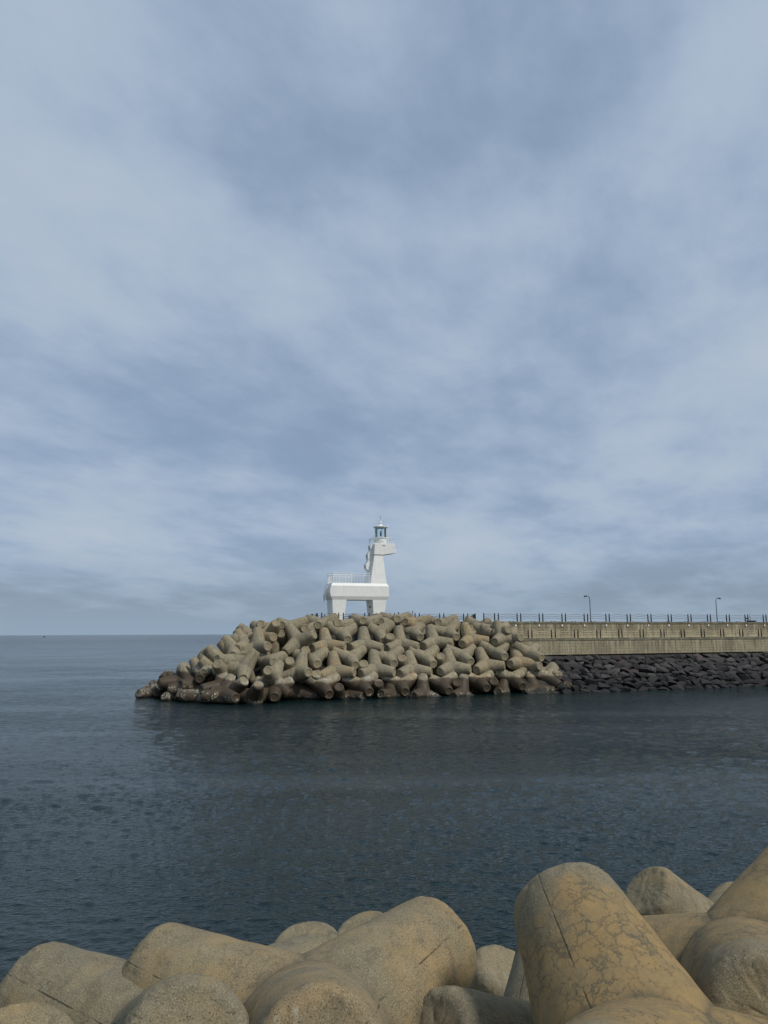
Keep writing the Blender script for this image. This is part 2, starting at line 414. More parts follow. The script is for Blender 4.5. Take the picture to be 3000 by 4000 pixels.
def rock_mat():
    m, t = newmat('black_basalt')
    pos = t.n('ShaderNodeNewGeometry').outputs['Position']
    tc = t.n('ShaderNodeTexCoord').outputs['Object']
    rn = t.n('ShaderNodeObjectInfo').outputs['Random']
    off = t.n('ShaderNodeCombineXYZ', None, X=t.math('MULTIPLY', rn, 37.0), Y=t.math('MULTIPLY', rn, 91.0), Z=5.0).outputs[0]
    v = t.add(tc, off)
    n1 = t.noise(v, 2.2, 5, .65); n2 = t.noise(v, 11, 4, .7)
    c = t.mix(t.ramp(n1, .3, .7), (.018,.0175,.019), (.036,.034,.034))
    c = t.mix(t.math('POWER', rn, 2.2), c, (.078,.071,.066))
    c = t.mix(t.ramp(t.math('FRACT', t.math('MULTIPLY', rn, 9.7)), .93, .96, 0, .5), c, (.095,.060,.050))
    c = t.mix(t.ramp(n2, .55, .75, 0, .35), c, (.075,.07,.066))
    z = t.n('ShaderNodeSeparateXYZ', None, Vector=pos).outputs[2]
    zz = t.math('ADD', z, t.math('MULTIPLY', t.math('SUBTRACT', t.noise(pos, .5, 3), .5), 1.2))
    c = t.mix(t.ramp(zz, 2.0, 1.1, 0, .7), c, (.009,.009,.010))
    finish(t, c, .8, t.math('ADD', n1, t.math('MULTIPLY', n2, .4)), .6, .08, .3)
    return m
M['rock'] = rock_mat()

def wall_mat(name, upper):
    m, t = newmat(name)
    tc = t.n('ShaderNodeTexCoord').outputs['Object']      # x along the wall, z up
    sep = t.n('ShaderNodeSeparateXYZ', None, Vector=tc)
    xz = t.n('ShaderNodeCombineXYZ', None, X=sep.outputs[0], Y=sep.outputs[2]).outputs[0]
    n1 = t.noise(tc, .45, 5, .6); n2 = t.noise(tc, 2.5, 5, .65); n3 = t.noise(tc, 14, 4, .7)
    if upper:
        c = t.mix(t.ramp(n1, .35, .65), (.29,.245,.155), (.20,.172,.112))
        hgt = t.math('ADD', sep.outputs[2], t.math('MULTIPLY', t.math('SUBTRACT', n2, .5), .35))
        c = t.mix(t.ramp(hgt, 1.13, 1.00), c, t.mix(t.ramp(n1, .35, .65), (.46,.395,.255), (.34,.295,.19)))
    else:
        c = t.mix(t.ramp(n1, .35, .65), (.34,.292,.192), (.225,.195,.13))
    c = t.mix(t.ramp(n2, .52, .72, 0, .45), c, (.12,.105,.072))
    st = t.noise(t.scale(tc, (2.6, 2.6, .22)), 1.0, 5, .62)
    c = t.mix(t.ramp(st, .50, .62, 0, .72), c, (.44,.40,.29))
    st2 = t.noise(t.scale(t.add(tc, (31., 0., 0.)), (3.3, 3.3, .25)), 1.0, 5, .62)
    c = t.mix(t.ramp(st2, .52, .66, 0, .6), c, (.075,.066,.047))
    # embossed block courses
    br = t.n('ShaderNodeTexBrick', dict(offset=.5), Vector=t.add(xz, t.scale(t.n('ShaderNodeTexNoise', None, Vector=xz, Scale=2.5, Detail=2.0).outputs['Color'], (.12, .12, .0))), Scale=1.0, Mortar_Size=.022, Mortar_Smooth=.4, Brick_Width=.62, Row_Height=.36)
    br.inputs['Color1'].default_value = (1,1,1,1); br.inputs['Color2'].default_value = (.75,.75,.75,1); br.inputs['Mortar'].default_value = (0,0,0,1)
    bh = br.outputs['Color']
    c = t.mix(t.math('MULTIPLY', br.outputs['Fac'], .38), c, (.06,.052,.036))
    h = t.math('ADD', t.math('MULTIPLY', t.n('ShaderNodeRGBToBW', None, Color=bh).outputs[0], 1.0), t.math('MULTIPLY', n3, .5))
    finish(t, c, .88, h, .5, .05, .25)
    return m
M['wall_up'] = wall_mat('stained_upper_wall', True)
M['wall_low'] = wall_mat('stained_lower_wall', False)
M['coping'] = plain('coping_concrete', (.20,.18,.125), .88, 1.2, .2, dirt=((.10,.09,.065), .5), bs=.2)

def water_mat():
    m, t = newmat('sea_water')
    pos = t.n('ShaderNodeNewGeometry').outputs['Position']
    cd = t.n('ShaderNodeVectorMath', dict(operation='LENGTH'), i0=pos).outputs['Value']
    big = t.noise(t.scale(pos, (.012, .035, 1.0)), 1.0, 4, .6)
    a = t.noise(t.scale(pos, (1.0, 1.6, 1.0)), 5.0, 3, .62, .4)
    b = t.noise(t.scale(pos, (1.0, 1.4, 1.0)), .55, 4, .6, .3)
    f = t.noise(t.scale(pos, (.5, 1.0, 1.0)), .11, 5, .62, .3)
    calm = t.ramp(t.noise(t.scale(pos, (.016, .06, 1.0)), 1.0, 3, .55, .4), .38, .62, .40, 1.35)
    a = t.math('MULTIPLY', a, calm)
    farw = t.ramp(cd, 60.0, 420.0)
    h = t.math('ADD', t.math('MULTIPLY', t.math('MULTIPLY', a, t.ramp(cd, 12.0, 60.0, .040, .125)), 1.0), t.math('MULTIPLY', t.math('MULTIPLY', b, .16), t.ramp(cd, 50.0, 200.0, .12, 1.0)))
    h = t.math('ADD', h, t.math('MULTIPLY', t.math('MULTIPLY', f, farw), 1.1))
    bp = t.n('ShaderNodeBump', None, Strength=1.0, Distance=1.0, Height=h)
    c = t.mix(t.ramp(big, .35, .65), (.0035,.0130,.0130), (.005,.017,.0168))
    b_ = t.n('ShaderNodeBsdfPrincipled', None, Base_Color=c, Roughness=t.ramp(cd, 20.0, 900.0, .05, .20), IOR=1.33)
    b_.inputs['Specular IOR Level'].default_value = .28
    t.t.links.new(bp.outputs[0], b_.inputs['Normal'])
    o = t.n('ShaderNodeOutputMaterial'); t.t.links.new(b_.outputs[0], o.inputs[0])
    return m
M['water'] = water_mat()

# ------------------------------------------------------------------ daylight
SUN_AZ = R(126.0)      # clockwise from +Y: behind the viewer, to the right
SUN_EL = R(47.0)
sdir = Vector((math.sin(SUN_AZ)*math.cos(SUN_EL), math.cos(SUN_AZ)*math.cos(SUN_EL), math.sin(SUN_EL)))
sun = bpy.data.lights.new('sun', 'SUN'); sun.energy = 2.6; sun.angle = R(9.0); sun.color = (1.0, .95, .86)
so = bpy.data.objects.new('sun', sun); COL.objects.link(so)
so.rotation_euler = (-sdir).to_track_quat('-Z', 'Y').to_euler(); so.location = (30, -40, 60)

W = bpy.data.worlds.new('World'); SC.world = W; W.use_nodes = True
t = NT(W)
tc = t.n('ShaderNodeTexCoord').outputs['Generated']
sky = t.n('ShaderNodeTexSky', dict(sky_type='NISHITA', sun_disc=False, sun_elevation=SUN_EL, sun_rotation=SUN_AZ, altitude=10.0, air_density=1.0, dust_density=2.0, ozone_density=1.0)).outputs[0]
sp_ = t.n('ShaderNodeSeparateXYZ', None, Vector=tc)
zc = t.math('ADD', t.math('MAXIMUM', sp_.outputs[2], 0.0), .16)
flat = t.n('ShaderNodeCombineXYZ', None, X=t.math('DIVIDE', sp_.outputs[0], zc), Y=t.math('DIVIDE', sp_.outputs[1], zc)).outputs[0]
rot = t.n('ShaderNodeVectorRotate', dict(rotation_type='Z_AXIS'), Vector=flat, Angle=R(24)).outputs[0]
n1 = t.noise(t.scale(rot, (.80, .60, 1.0)), 1.15, 5, .50, .15)
n2 = t.noise(t.scale(t.add(rot, (4.3, 1.7, 0.)), (1.15, .80, 1.0)), 2.6, 6, .56, .15)
n3 = t.noise(t.scale(t.add(flat, (9.1, 3.2, 0.)), (.35, .35, 1.0)), 1.0, 2, .5)
n4 = t.noise(t.scale(rot, (2.2, 1.1, 1.0)), 5.0, 7, .66, .3)
dens = t.math('ADD', t.math('MULTIPLY', t.math('SUBTRACT', n4, .5), .07), t.math('MULTIPLY', n1, .60))
dens = t.math('ADD', dens, t.math('ADD', t.math('MULTIPLY', n2, .26), t.math('MULTIPLY', n3, .30)))
cover = t.ramp(dens, .46, .64, .62, .98)
lowhaze = t.ramp(sp_.outputs[2], .12, .0)
cloudc = t.mix(t.ramp(dens, .50, .74), (3.45, 4.55, 6.10), (4.55, 5.30, 6.25))
cloudc = t.mix(t.math('MULTIPLY', lowhaze, .80), cloudc, (2.75, 3.65, 4.60))
skyc = t.mix(1.0, sky, (.42, .46, .58), 'MULTIPLY')
col = t.mix(t.math('MAXIMUM', cover, t.math('MULTIPLY', lowhaze, .96)), skyc, cloudc)
bg = t.n('ShaderNodeBackground', None, Color=col, Strength=.10)
wo = t.n('ShaderNodeOutputWorld'); t.t.links.new(bg.outputs[0], wo.inputs[0])
SC.view_settings.view_transform = 'Standard'; SC.view_settings.look = 'None'
SC.view_settings.exposure = 0.0; SC.view_settings.gamma = 1.0

# ------------------------------------------------------------------ the sea
def sea():
    g = np.random.default_rng(5)
    # radii: fine close by, coarser outwards
    rad = [3.0]
    while rad[-1] < 300: rad.append(rad[-1]*1.0036 + .002)
    rad = np.array(rad)
    th = np.concatenate([np.arange(-44, 44, .115), np.arange(44, 316, 4.0)])*math.pi/180
    nr, nt_ = len(rad), len(th)
    RR, TT = np.meshgrid(rad, th, indexing='ij')
    X = RR*np.sin(TT); Y = RR*np.cos(TT); Z = np.zeros_like(X)
    space = np.maximum(RR*.115*math.pi/180, RR*.0036)
    coarse = (TT > R(44))
    dX = np.zeros_like(X); dY = np.zeros_like(X)
    wind = R(205)
    for i in range(84):
        lam = .15*(5.0/.15)**(i/83.0)*(1+.1*g.normal())
        k = 2*math.pi/lam
        a = wind + g.normal()*(.60 if lam < 3 else .42)
        slope = .072*(1.0 if lam < .34 else (.34/lam)**1.15)
        amp = slope/k
        ph = g.uniform(0, 6.283)
        f = np.clip((lam/space - 2.2)/1.5, 0, 1)*np.clip((300-RR)/120, 0, 1)
        f = np.where(coarse, 0 if lam < 60 else f, f)
        arg = k*(math.sin(a)*X + math.cos(a)*Y) + ph
        s, c = np.sin(arg), np.cos(arg)
        Z += amp*f*s
        q = .9
        dX += q*amp*f*math.sin(a)*c; dY += q*amp*f*math.cos(a)*c
    # gusts: patches of calmer and rougher water
    X2 = X+dX; Y2 = Y+dY
    gust = .80 + .24*np.sin(X*.11+Y*.05+1.0)*np.sin(Y*.13-X*.04+2.0) + .12*np.sin(X*.31-Y*.22)
    Z = Z*gust
    outer = [420*1.2, 420*3, 420*8, 420*30, 60000.0]
    xs = [X2.ravel()]; ys = [Y2.ravel()]; zs = [Z.ravel()]
    for r_ in outer:
        xs.append(r_*np.sin(th)); ys.append(r_*np.cos(th)); zs.append(np.zeros(nt_))
    co = np.stack([np.concatenate(xs), np.concatenate(ys), np.concatenate(zs)], 1).astype(np.float32)
    tot = nr + len(outer)
    I, J = np.meshgrid(np.arange(tot-1), np.arange(nt_), indexing='ij')
    J2 = (J+1) % nt_
    q = np.stack([I*nt_+J, (I+1)*nt_+J, (I+1)*nt_+J2, I*nt_+J2], -1).reshape(-1, 4).astype(np.int32)
    me = bpy.data.meshes.new('sea')
    me.vertices.add(len(co)); me.vertices.foreach_set('co', co.ravel())
    me.loops.add(q.size); me.loops.foreach_set('vertex_index', q.ravel())
    me.polygons.add(len(q)); me.polygons.foreach_set('loop_start', np.arange(0, q.size, 4, dtype=np.int32))
    me.polygons.foreach_set('use_smooth', np.ones(len(q), dtype=bool))
    me.update(calc_edges=True); me.validate()
    if me.polygons[0].normal.z < 0: me.flip_normals()
    tag(link('sea', me, M['water']), kind='structure')
sea()

# ------------------------------------------------------------------ tetrapods
LEG, RT, R0 = 2.40, .525, .94
DIRS = [Vector((0,0,1)), Vector((math.sqrt(8/9),0,-1/3)), Vector((-math.sqrt(2/9),math.sqrt(2/3),-1/3)), Vector((-math.sqrt(2/9),-math.sqrt(2/3),-1/3))]
def tetra_mesh(name, nphi, body, rnd_n, mat, dent=0.0, seed=0, LEG=LEG, RT=RT, R0=R0, rec=.028):
    k_ = (R0-RT)/LEG
    verts, faces, seam, crease, face, idx = [], [], [], [], [], {}
    g = random.Random(seed)
    def vid(p, s, c, f):
        key = (round(p.x, 4), round(p.y, 4), round(p.z, 4))
        if key in idx: return idx[key]
        idx[key] = len(verts); verts.append(p); seam.append(s); crease.append(c); face.append(f)
        return idx[key]
    for a, d in enumerate(DIRS):
        others = [DIRS[b] for b in range(4) if b != a]
        u = (others[0] - d*others[0].dot(d)).normalized(); w = d.cross(u)
        rim = .15
        prof = []                                   # (t, r, isface) of the outer end
        re = R0 - k_*(LEG-rim)
        for i in range(1, rnd_n+1):
            q = i/rnd_n*math.pi/2
            prof.append((LEG-rim+rim*math.sin(q), re - k_*rim - rim*.80*(1-math.cos(q)) + k_*rim*(1-math.sin(q)), 0))
        rr = prof[-1][1]
        prof += [(LEG-.002, rr*.92, .3), (LEG-rec, rr*.86, 1)] + [(LEG-rec-.002, rr*q, 1) for q in ((.5,) if rnd_n < 5 else (.76,.66,.56,.46,.36,.26,.17,.08))]
        rings = []
        for j in range(nphi):
            ph = 2*math.pi*j/nphi
            ud = u*math.cos(ph) + w*math.sin(ph)
            cm = max(math.cos(ph - 2*math.pi*b/3) for b in range(3))
            sd = min(abs((ph - 2*math.pi*b/3 + math.pi) % (2*math.pi) - math.pi) for b in range(3))
            t0 = .9428*R0*cm/(4/3 + .9428*k_*cm)
            col = []
            for i in range(body+1):
                s_ = i/body
                s_ = s_**1.35
                tt = t0 + (LEG-rim-t0)*s_
                r_ = R0 - k_*tt
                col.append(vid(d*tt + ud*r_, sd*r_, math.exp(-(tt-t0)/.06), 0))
            for tt, r_, f in prof:
                col.append(vid(d*tt + ud*r_, sd*r_ + (9 if f else 0), 0, f))
            rings.append(col)
        cen = vid(d*(LEG-rec-.002), 9, 0, 1)
        n = len(rings[0])
        for j in range(nphi):
            A, B = rings[j], rings[(j+1) % nphi]
            for i in range(n-1):
                faces.append((A[i], B[i], B[i+1], A[i+1]))
            faces.append((A[-1], B[-1], cen))
    me = bpy.data.meshes.new(name)
    me.from_pydata(verts, [], faces); me.update()
    for nm, dat in (('seam', seam), ('crease', crease), ('face', face)):
        at = me.attributes.new(nm, 'FLOAT', 'POINT'); at.data.foreach_set('value', dat)
    for p in me.polygons: p.use_smooth = True
    me.materials.append(mat)
    if dent:                                        # hand-cast unevenness and chipped rims
        from mathutils import noise as mn
        me2 = me
        ns = [v.normal.copy() for v in me.vertices]
        for v, nn in zip(me.vertices, ns):
            p = v.co*1.3 + Vector((seed*3.1, 0, 0))
            h = mn.noise(p)*dent + mn.noise(p*4.0)*dent*.35
            lt = max(v.co.dot(d) for d in DIRS)
            if lt > LEG-.22: h -= max(0, mn.noise(v.co*7.5 + Vector((seed, 7, 1))))*.022 + max(0, mn.noise(v.co*22 + Vector((seed, 3, 1)))-.1)*.03
            v.co += nn*h
        me.update()
    return me

far_meshes = [tetra_mesh('tetrapod_cast_%d' % i, 36, 6, 3, M['tetra'], .02, i) for i in range(4)]
near_meshes = {}
def near_mesh(mat, seed):
    return tetra_mesh('large_tetrapod', 120, 34, 8, M[mat], .020, seed, 2.2, .56, .93, .006)

def place(me, loc, q, name='tetrapod'):
    o = link(name, me)
    o.rotation_mode = 'QUATERNION'; o.rotation_quaternion = q; o.location = loc
    return o

_T = ['', '', 'twenty', 'thirty', 'forty']
_O = ['first','second','third','fourth','fifth','sixth','seventh','eighth','ninth','tenth','eleventh','twelfth','thirteenth','fourteenth','fifteenth','sixteenth','seventeenth','eighteenth','nineteenth']
ORD = _O + ['twentieth'] + ['twenty-'+x for x in _O[:9]] + ['thirtieth'] + ['thirty-'+x for x in _O[:9]] + ['fortieth'] + ['forty-'+x for x in _O[:9]]
ROWTXT = {
 'water':  'brown-footed tetrapod standing in the sea, one leg up, %s from left along the waterline',
 'vlow':   'tetrapod pointing one dark wet leg out over the waterline row, %s from left',
 'umid':   'grey tetrapod, one leg up, in the lower dry upright row, %s from left',
 'vmid':   'tetrapod with two legs in a raised V halfway up the mound, %s from left',
 'ucrest': 'grey tetrapod, one leg up, in the upper upright row below the lighthouse, %s from left',
 'vcrest': 'tetrapod with two legs in a raised V in the topmost regular row, %s from left',
 'top':    'tetrapod heaped on the crest just below the lighthouse fence, %s from left',
 'shoulder':'tangled tetrapod on the left shoulder of the mound, %s from left',
 'flank':  'tetrapod on the left seaward slope of the mound, %s from left',
 'buried': 'half-buried tetrapod showing one leg end in a dark gap, %s from left',
 'right':  'tetrapod leg end jutting out against the wall or black rocks, %s such from left',
}
rows = {}
for r_ in FIT_FAR: rows.setdefault(r_[0], []).append(r_)
cnt = 0
for key, lst in rows.items():
    lst.sort(key=lambda r_: r_[1]/r_[2])
    for i, (k, x, y, z, qw, qx, qy, qz) in enumerate(lst):
        o = place(far_meshes[cnt % 4], (x, y, z), (qw, qx, qy, qz)); cnt += 1
        tag(o, ROWTXT[key] % ORD[i], 'tetrapod', 'tetrapods heaped round the breakwater head')

NEARTXT = {
 'yellow': ('ochre', 'big tetrapod crusted with ochre lichen and dark cracks, raised leg at lower right'),
 'right': ('ochre_grey', 'half ochre half grey tetrapod cut off by the right edge, beside the cracked ochre one'),
 'block': ('near', 'tetrapod with a round flat leg end showing over the water between the two ochre ones'),
 'middle': ('near', 'speckled tan tetrapod spreading two legs wide at the bottom centre'),
 'left': ('near', 'tan tetrapod sloping one leg up to the left edge, beside the speckled one'),
 'corner': ('near', 'tetrapod with its blunt leg end rising in the bottom left corner'),
 'gap': ('near', 'grey shaded tetrapod lying deep in the gap beside the ochre one'),
 'knob': ('near', 'low rounded tetrapod leg end peeping over the speckled one, smaller of two'),
 'knob2': ('near', 'rounded tetrapod leg end peeping over the speckled one, taller of two'),
 'slab': ('near', 'tetrapod leg seen in the gap at the water between the tan and the ochre ones'),
}
for i, (k, x, y, z, qw, qx, qy, qz) in enumerate(FIT_NEAR):
    mt, lab = NEARTXT[k]
    o = place(near_mesh(mt, 20+i), (x, y, z), (qw, qx, qy, qz))
    tag(o, lab, 'tetrapod', 'large tetrapods on the near shore')

# dark rubble under the armour units
def lump(name, low, high, z0, z1, mat, n=14):
    """rubble bank lofted between two outlines"""
    bm = bmesh.new(); rings = []
    from mathutils import noise as mn
    for j in range(n+1):
        f = j/n; ring = []
        for i in range(len(low)):
            a, b = Vector(low[i]), Vector(low[(i+1) % len(low)]); c, d = Vector(high[i]), Vector(high[(i+1) % len(high)])
            for s_ in range(10):
                p = a.lerp(b, s_/10).lerp(c.lerp(d, s_/10), f)
                z = z0 + (z1-z0)*f
                h = mn.noise(Vector((p.x*.9, p.y*.9, z*.9)))*.35
                ring.append(bm.verts.new((p.x+h, p.y+h, z + (h if j < n else 0))))
        rings.append(ring)
    for j in range(n):
        for i in range(len(rings[0])):
            bm.faces.new((rings[j][i], rings[j][(i+1) % len(rings[0])], rings[j+1][(i+1) % len(rings[0])], rings[j+1][i]))
    bm.faces.new(rings[-1])
    me = bpy.data.meshes.new(name); bm.to_mesh(me); bm.free()
    return tag(link(name, me, mat), kind='structure')
lump('rubble_core', [(-17,83.0),(21,97),(21,108),(-14,114),(-23,104),(-24,90)], [(-9.5,92.0),(12,99.5),(12,106),(-8.0,109),(-12.5,103),(-13.0,94)], -3, 6.9, M['underlayer'])
lump('shore_bed', [(-16,17),(-16,-3),(18,-3),(18,17)], [(-16,4.0),(-16,-3),(18,-3),(18,4.0)], -3.5, 1.2, M['underlayer'])
q_ = MB().box(-40, 40, -14, 1.2, -4, 5.35).build('quay', M['deck'])
tag(q_, kind='structure')

# ------------------------------------------------------------------ breakwater walls
WA = math.atan(.37); WO = Vector((10.5, 101+.37*(10.5-21), 0)); WD = Vector((math.cos(WA), math.sin(WA), 0)); WN = Vector((-WD.y, WD.x, 0))
def s_on(px, off, O=None, D=None, N=None):
    """distance along a wall line (offset inland) where the sight line of a pixel column meets it"""
    O = O or WO; D = D or WD; N = N or WN
    d = ray(px, 2470); o = O + N*off
    # o + s D = k d (x,y)
    det = D.x*(-d.y) + d.x*D.y
    return (-o.x*(-d.y) + -d.x*o.y)/det if abs(det) > 1e-9 else 0
def wpt(s, off, z): 
    p = WO + WD*s + WN*off; return Vector((p.x, p.y, z))
def zw(px, py, off):
    p = wpt(s_on(px, off), off, 0); return z_at(py, p.y, px)
ZB = .5*(zw(2250, 2548, 0) + zw(2900, 2548, 0)) - .1
ZL = .5*(zw(2250, 2489, 0) + zw(2900, 2490, 0))
ZU = .5*(zw(2150, 2425, 1.6) + zw(2900, 2432, 1.6))
print('WALL', ZB, ZL, ZU, zw(2250,2548,0), zw(2900,2548,0))
LEN = 80.0
def wall_thing(name, label):
    return tag(empty(name, WO, WA), label, 'wall')
wl = wall_thing('lower_sea_wall', 'stained concrete lower sea wall with walkway on top, above the black rocks')
def panels(y0, y1, z0, z1, cuts, nm, mat, par):
    """one wall body with open vertical joints"""
    mb = MB()
    for a, b in zip(cuts[:-1], cuts[1:]):
        mb.box(a+.012, b-.012, y0, y1, z0, z1)
    mb.box(cuts[0], cuts[-1], y0+.06, y1, z0, z1-.01)
    return mb.build(nm, mat, par)
cuts_l = [0.0] + [s_on(p, 0) for p in (2155, 2434, 2700, 2957)] + [LEN]
bl = panels(0, 1.6, 0, ZL-.32-ZB, cuts_l, 'wall_body', M['wall_low'], wl); bl.location = (0, 0, ZB)
cl = MB()
for a, b in zip(cuts_l[:-1], cuts_l[1:]): cl.box(a+.01, b-.01, -.05, 1.62, ZL-.32, ZL)
cl.build('coping', M['coping'], wl)
MB().box(0, LEN, .30, 1.62, ZL, ZL+.02).build('walkway_slab', M['deck'], wl)
wu = wall_thing('upper_sea_wall', 'tall stained concrete upper sea wall carrying the promenade fence and round white lights')
cuts_u = [0.0] + [s_on(p, 1.63) for p in (2134, 2409, 2665, 2921)] + [LEN]
bu = panels(1.63, 2.55, 0, ZU-.26-ZL, cuts_u, 'wall_body', M['wall_up'], wu); bu.location = (0, 0, ZL)
cu = MB()
for a, b in zip(cuts_u[:-1], cuts_u[1:]): cu.box(a+.01, b-.01, 1.57, 2.58, ZU-.26, ZU)
cu.build('coping', M['coping'], wu)
PITCHU = (s_on(2992, 1.9) - s_on(2115.5, 1.9))/11
for i in range(-1, 13):
    s_ = s_on(2107, 1.6) + i*PITCHU
    ml = MB()
    z = ZU - .50
    disc = [(.165*math.cos(6.283*k/14), .165*math.sin(6.283*k/14)) for k in range(14)]
    ml.prism([(s_+a, z+b) for a, b in disc], 1.57, 1.63)
    f = ml.build('wall_light', M['dark'], wu)
    m2 = MB(); m2.prism([(s_+a*.80, z+b*.80) for a, b in disc], 1.54, 1.57)
    m2.build('light_cover', M['lens_white'], f)

# ------------------------------------------------------------------ fences of paired posts and arched rails
def fence(name, label, O, D, zb, pairs, half, ends=(None, None), nrail=3, h=1.10, arch=.15):
    root = tag(empty(name, (O.x, O.y, zb), math.atan2(D.y, D.x)), label, 'fence')
    posts = []
    for i, s_ in enumerate(pairs):
        posts.append((s_-half, s_+half))
    if ends[0] is not None: posts.insert(0, (None, ends[0]))
    if ends[1] is not None: posts.append((ends[1], None))
    prof = [(.082,0),(.080,.55),(.074,h-.14),(.060,h-.125),(.060,h-.10),(.082,h-.085),(.076,h-.02),(.040,h)]
    for a, b in posts:
        for q in (a, b):
            if q is not None: MB().lathe(prof, 8, (q, 0)).build('post', M['brown_post'], root, True)
    zs = [.825, .58, .335][:nrail]
    for (a, b), (c, d) in zip(posts[:-1], posts[1:]):
        for z in zs:
            n = 10
            MB().tube([(b+.03+(c-b-.06)*k/n, 0, z + arch*math.sin(math.pi*k/n)) for k in range(n+1)], .021, 5).build('rail', M['rail_steel'], root, True)
    for a, b in posts:
        if a is None or b is None: continue
        mb = MB()
        for z in zs:
            mb.tube([(a+.04, 0, z-.03), (.5*(a+b), 0, z-.075), (b-.04, 0, z-.03)], .015, 5)
        mb.build('link_bars', M['rail_steel'], root, True)
    return root
half = .27
pu = [s_on(2029, 1.95) + 0*PITCHU] + [s_on(2115.5, 1.95) + i*PITCHU for i in range(13)]
fence('promenade_fence', 'dark fence of paired posts and arched rails along the top of the upper sea wall', WO + WN*1.95, WD, ZU, [s_on(1941, 1.95)] + pu, half, ends=(s_on(1884, 1.95)+.27, None))
PITCHL = (s_on(2967.5, .3) - s_on(2161.6, .3))/10
fence('walkway_fence', 'dark fence of paired posts and arched rails on the lower walkway, against the stained wall', WO + WN*.22, WD, ZL, [s_on(2161.6, .22) + i*PITCHL for i in range(-2, 12)], half)
ZD = 7.75
O2 = WO + WN*10.6
fence('far_promenade_fence', 'far fence behind the promenade, only its dark post tops showing above the wall', O2, WD, ZU-.85, [s_on(2000, 10.6) + i*PITCHU*.985 for i in range(0, 14)], half)
deckm = MB().box(10.5, LEN, 2.6, 12, -2.0, ZU-.86).build('promenade', M['deck'])
deckm.location = WO; deckm.rotation_euler = (0, 0, WA); tag(deckm, kind='structure')

# the raised round-head platform with its own fences
PZ = 8.5
FO = Vector((-7.6, 95.6, 0)); FA = math.atan((103-96.5)/(10.7+5.7)); FD = Vector((math.cos(FA), math.sin(FA), 0)); FN = Vector((-FD.y, FD.x, 0))
def fs(px): return s_on(px, 0, FO, FD, FN)
pl = [fs(p) for p in (1332, 1433.5, 1533, 1630.5, 1726.5, 1820)]
PW = 10.6
fence('platform_fence', 'dark paired-post fence in front of the white lighthouse along the mound crest', FO, FD, PZ, pl, .30, ends=(fs(1256), fs(1858)))
OB = FO + FN*PW
fence('rear_platform_fence', 'shorter-looking dark fence behind the white lighthouse on the far platform edge', OB, FD, PZ, [s_on(p, 0, OB, FD, FN) for p in (1275, 1371, 1465, 1558, 1656, 1767)], .27, ends=(s_on(1200, 0, OB, FD, FN), s_on(1842, 0, OB, FD, FN)))
OL = FO + FD*fs(1256)
fence('side_platform_fence', 'short dark fence running back along the left platform edge, posts bunched together', OL, (OB + FD*s_on(1200, 0, OB, FD, FN) - OL).normalized(), PZ, [3.4, 7.0], .45)
OE = FO + FD*fs(1858); OE2 = OB + FD*s_on(1842, 0, OB, FD, FN)
fence('end_platform_fence', 'short dark fence running back along the right platform edge by the promenade', OE, (OE2-OE).normalized(), PZ, [3.0, 6.6], .3)
c1, c2 = FO + FD*(fs(1256)-.5) - FN*.5, FO + FD*(fs(1858)+.6) - FN*.5
c3, c4 = OB + FD*(s_on(1842, 0, OB, FD, FN)+.6) + FN*.6, OB + FD*(s_on(1200, 0, OB, FD, FN)-.5) + FN*.6
tag(MB().slab([(c.x, c.y) for c in (c1, c2, c3, c4)], 2.0, PZ).build('platform', M['deck']), kind='structure')

# ------------------------------------------------------------------ horse lighthouse
HA = R(18.0); HY = 100.6
HO = Vector((x_at(1300, HY), HY, PZ)); HD = Vector((math.cos(HA), math.sin(HA), 0)); HN = Vector((-HD.y, HD.x, 0))
ZS = 420/1659.
def hp(zx, zy, yl=0.0):
    """(local x, local z) of a traced feature lying in the plane yl behind the near flank"""
    px, py = 1200 + zx*ZS, 2000 + zy*ZS
    d = ray(px, py); o = HO + HN*yl - EYE
    det = HD.x*(-d.y) + d.x*HD.y
    s_ = (-o.x*(-d.y) + -d.x*o.y)/det
    Y = (HO + HN*yl + HD*s_).y
    return s_, 7 + d.z*Y/d.y - PZ
H = tag(empty('horse_lighthouse', HO, HA), 'white horse-shaped lighthouse with a glazed lantern on its head, on the breakwater end', 'lighthouse')
DP = 3.2
def hx(zx, zy=1100, yl=0): return hp(zx, zy, yl)[0]
def hz(zy, zx=800, yl=0): return hp(zx, zy, yl)[1]
# legs: two slab legs tapering downwards
def leg(x0t, x1t, x0b, x1b):
    zt = hz(1352); zb = 0.0
    a, b = hx(x0t), hx(x1t)
    f = (hz(1352)-0)/(hz(1352)-hz(1650))
    c = a + (hx(x0b)-a)*f; d = b + (hx(x1b)-b)*f
    return MB().hexa([(c,.25,zb),(d,.25,zb),(d,DP-.25,zb),(c,DP-.25,zb),(a,.06,zt),(b,.06,zt),(b,DP-.06,zt),(a,DP-.06,zt)])
leg(390, 612, 410, 578).build('leg', M['white'], H, bevel=.03)
leg(1012, 1228, 1035, 1185).build('leg', M['white'], H, bevel=.03)
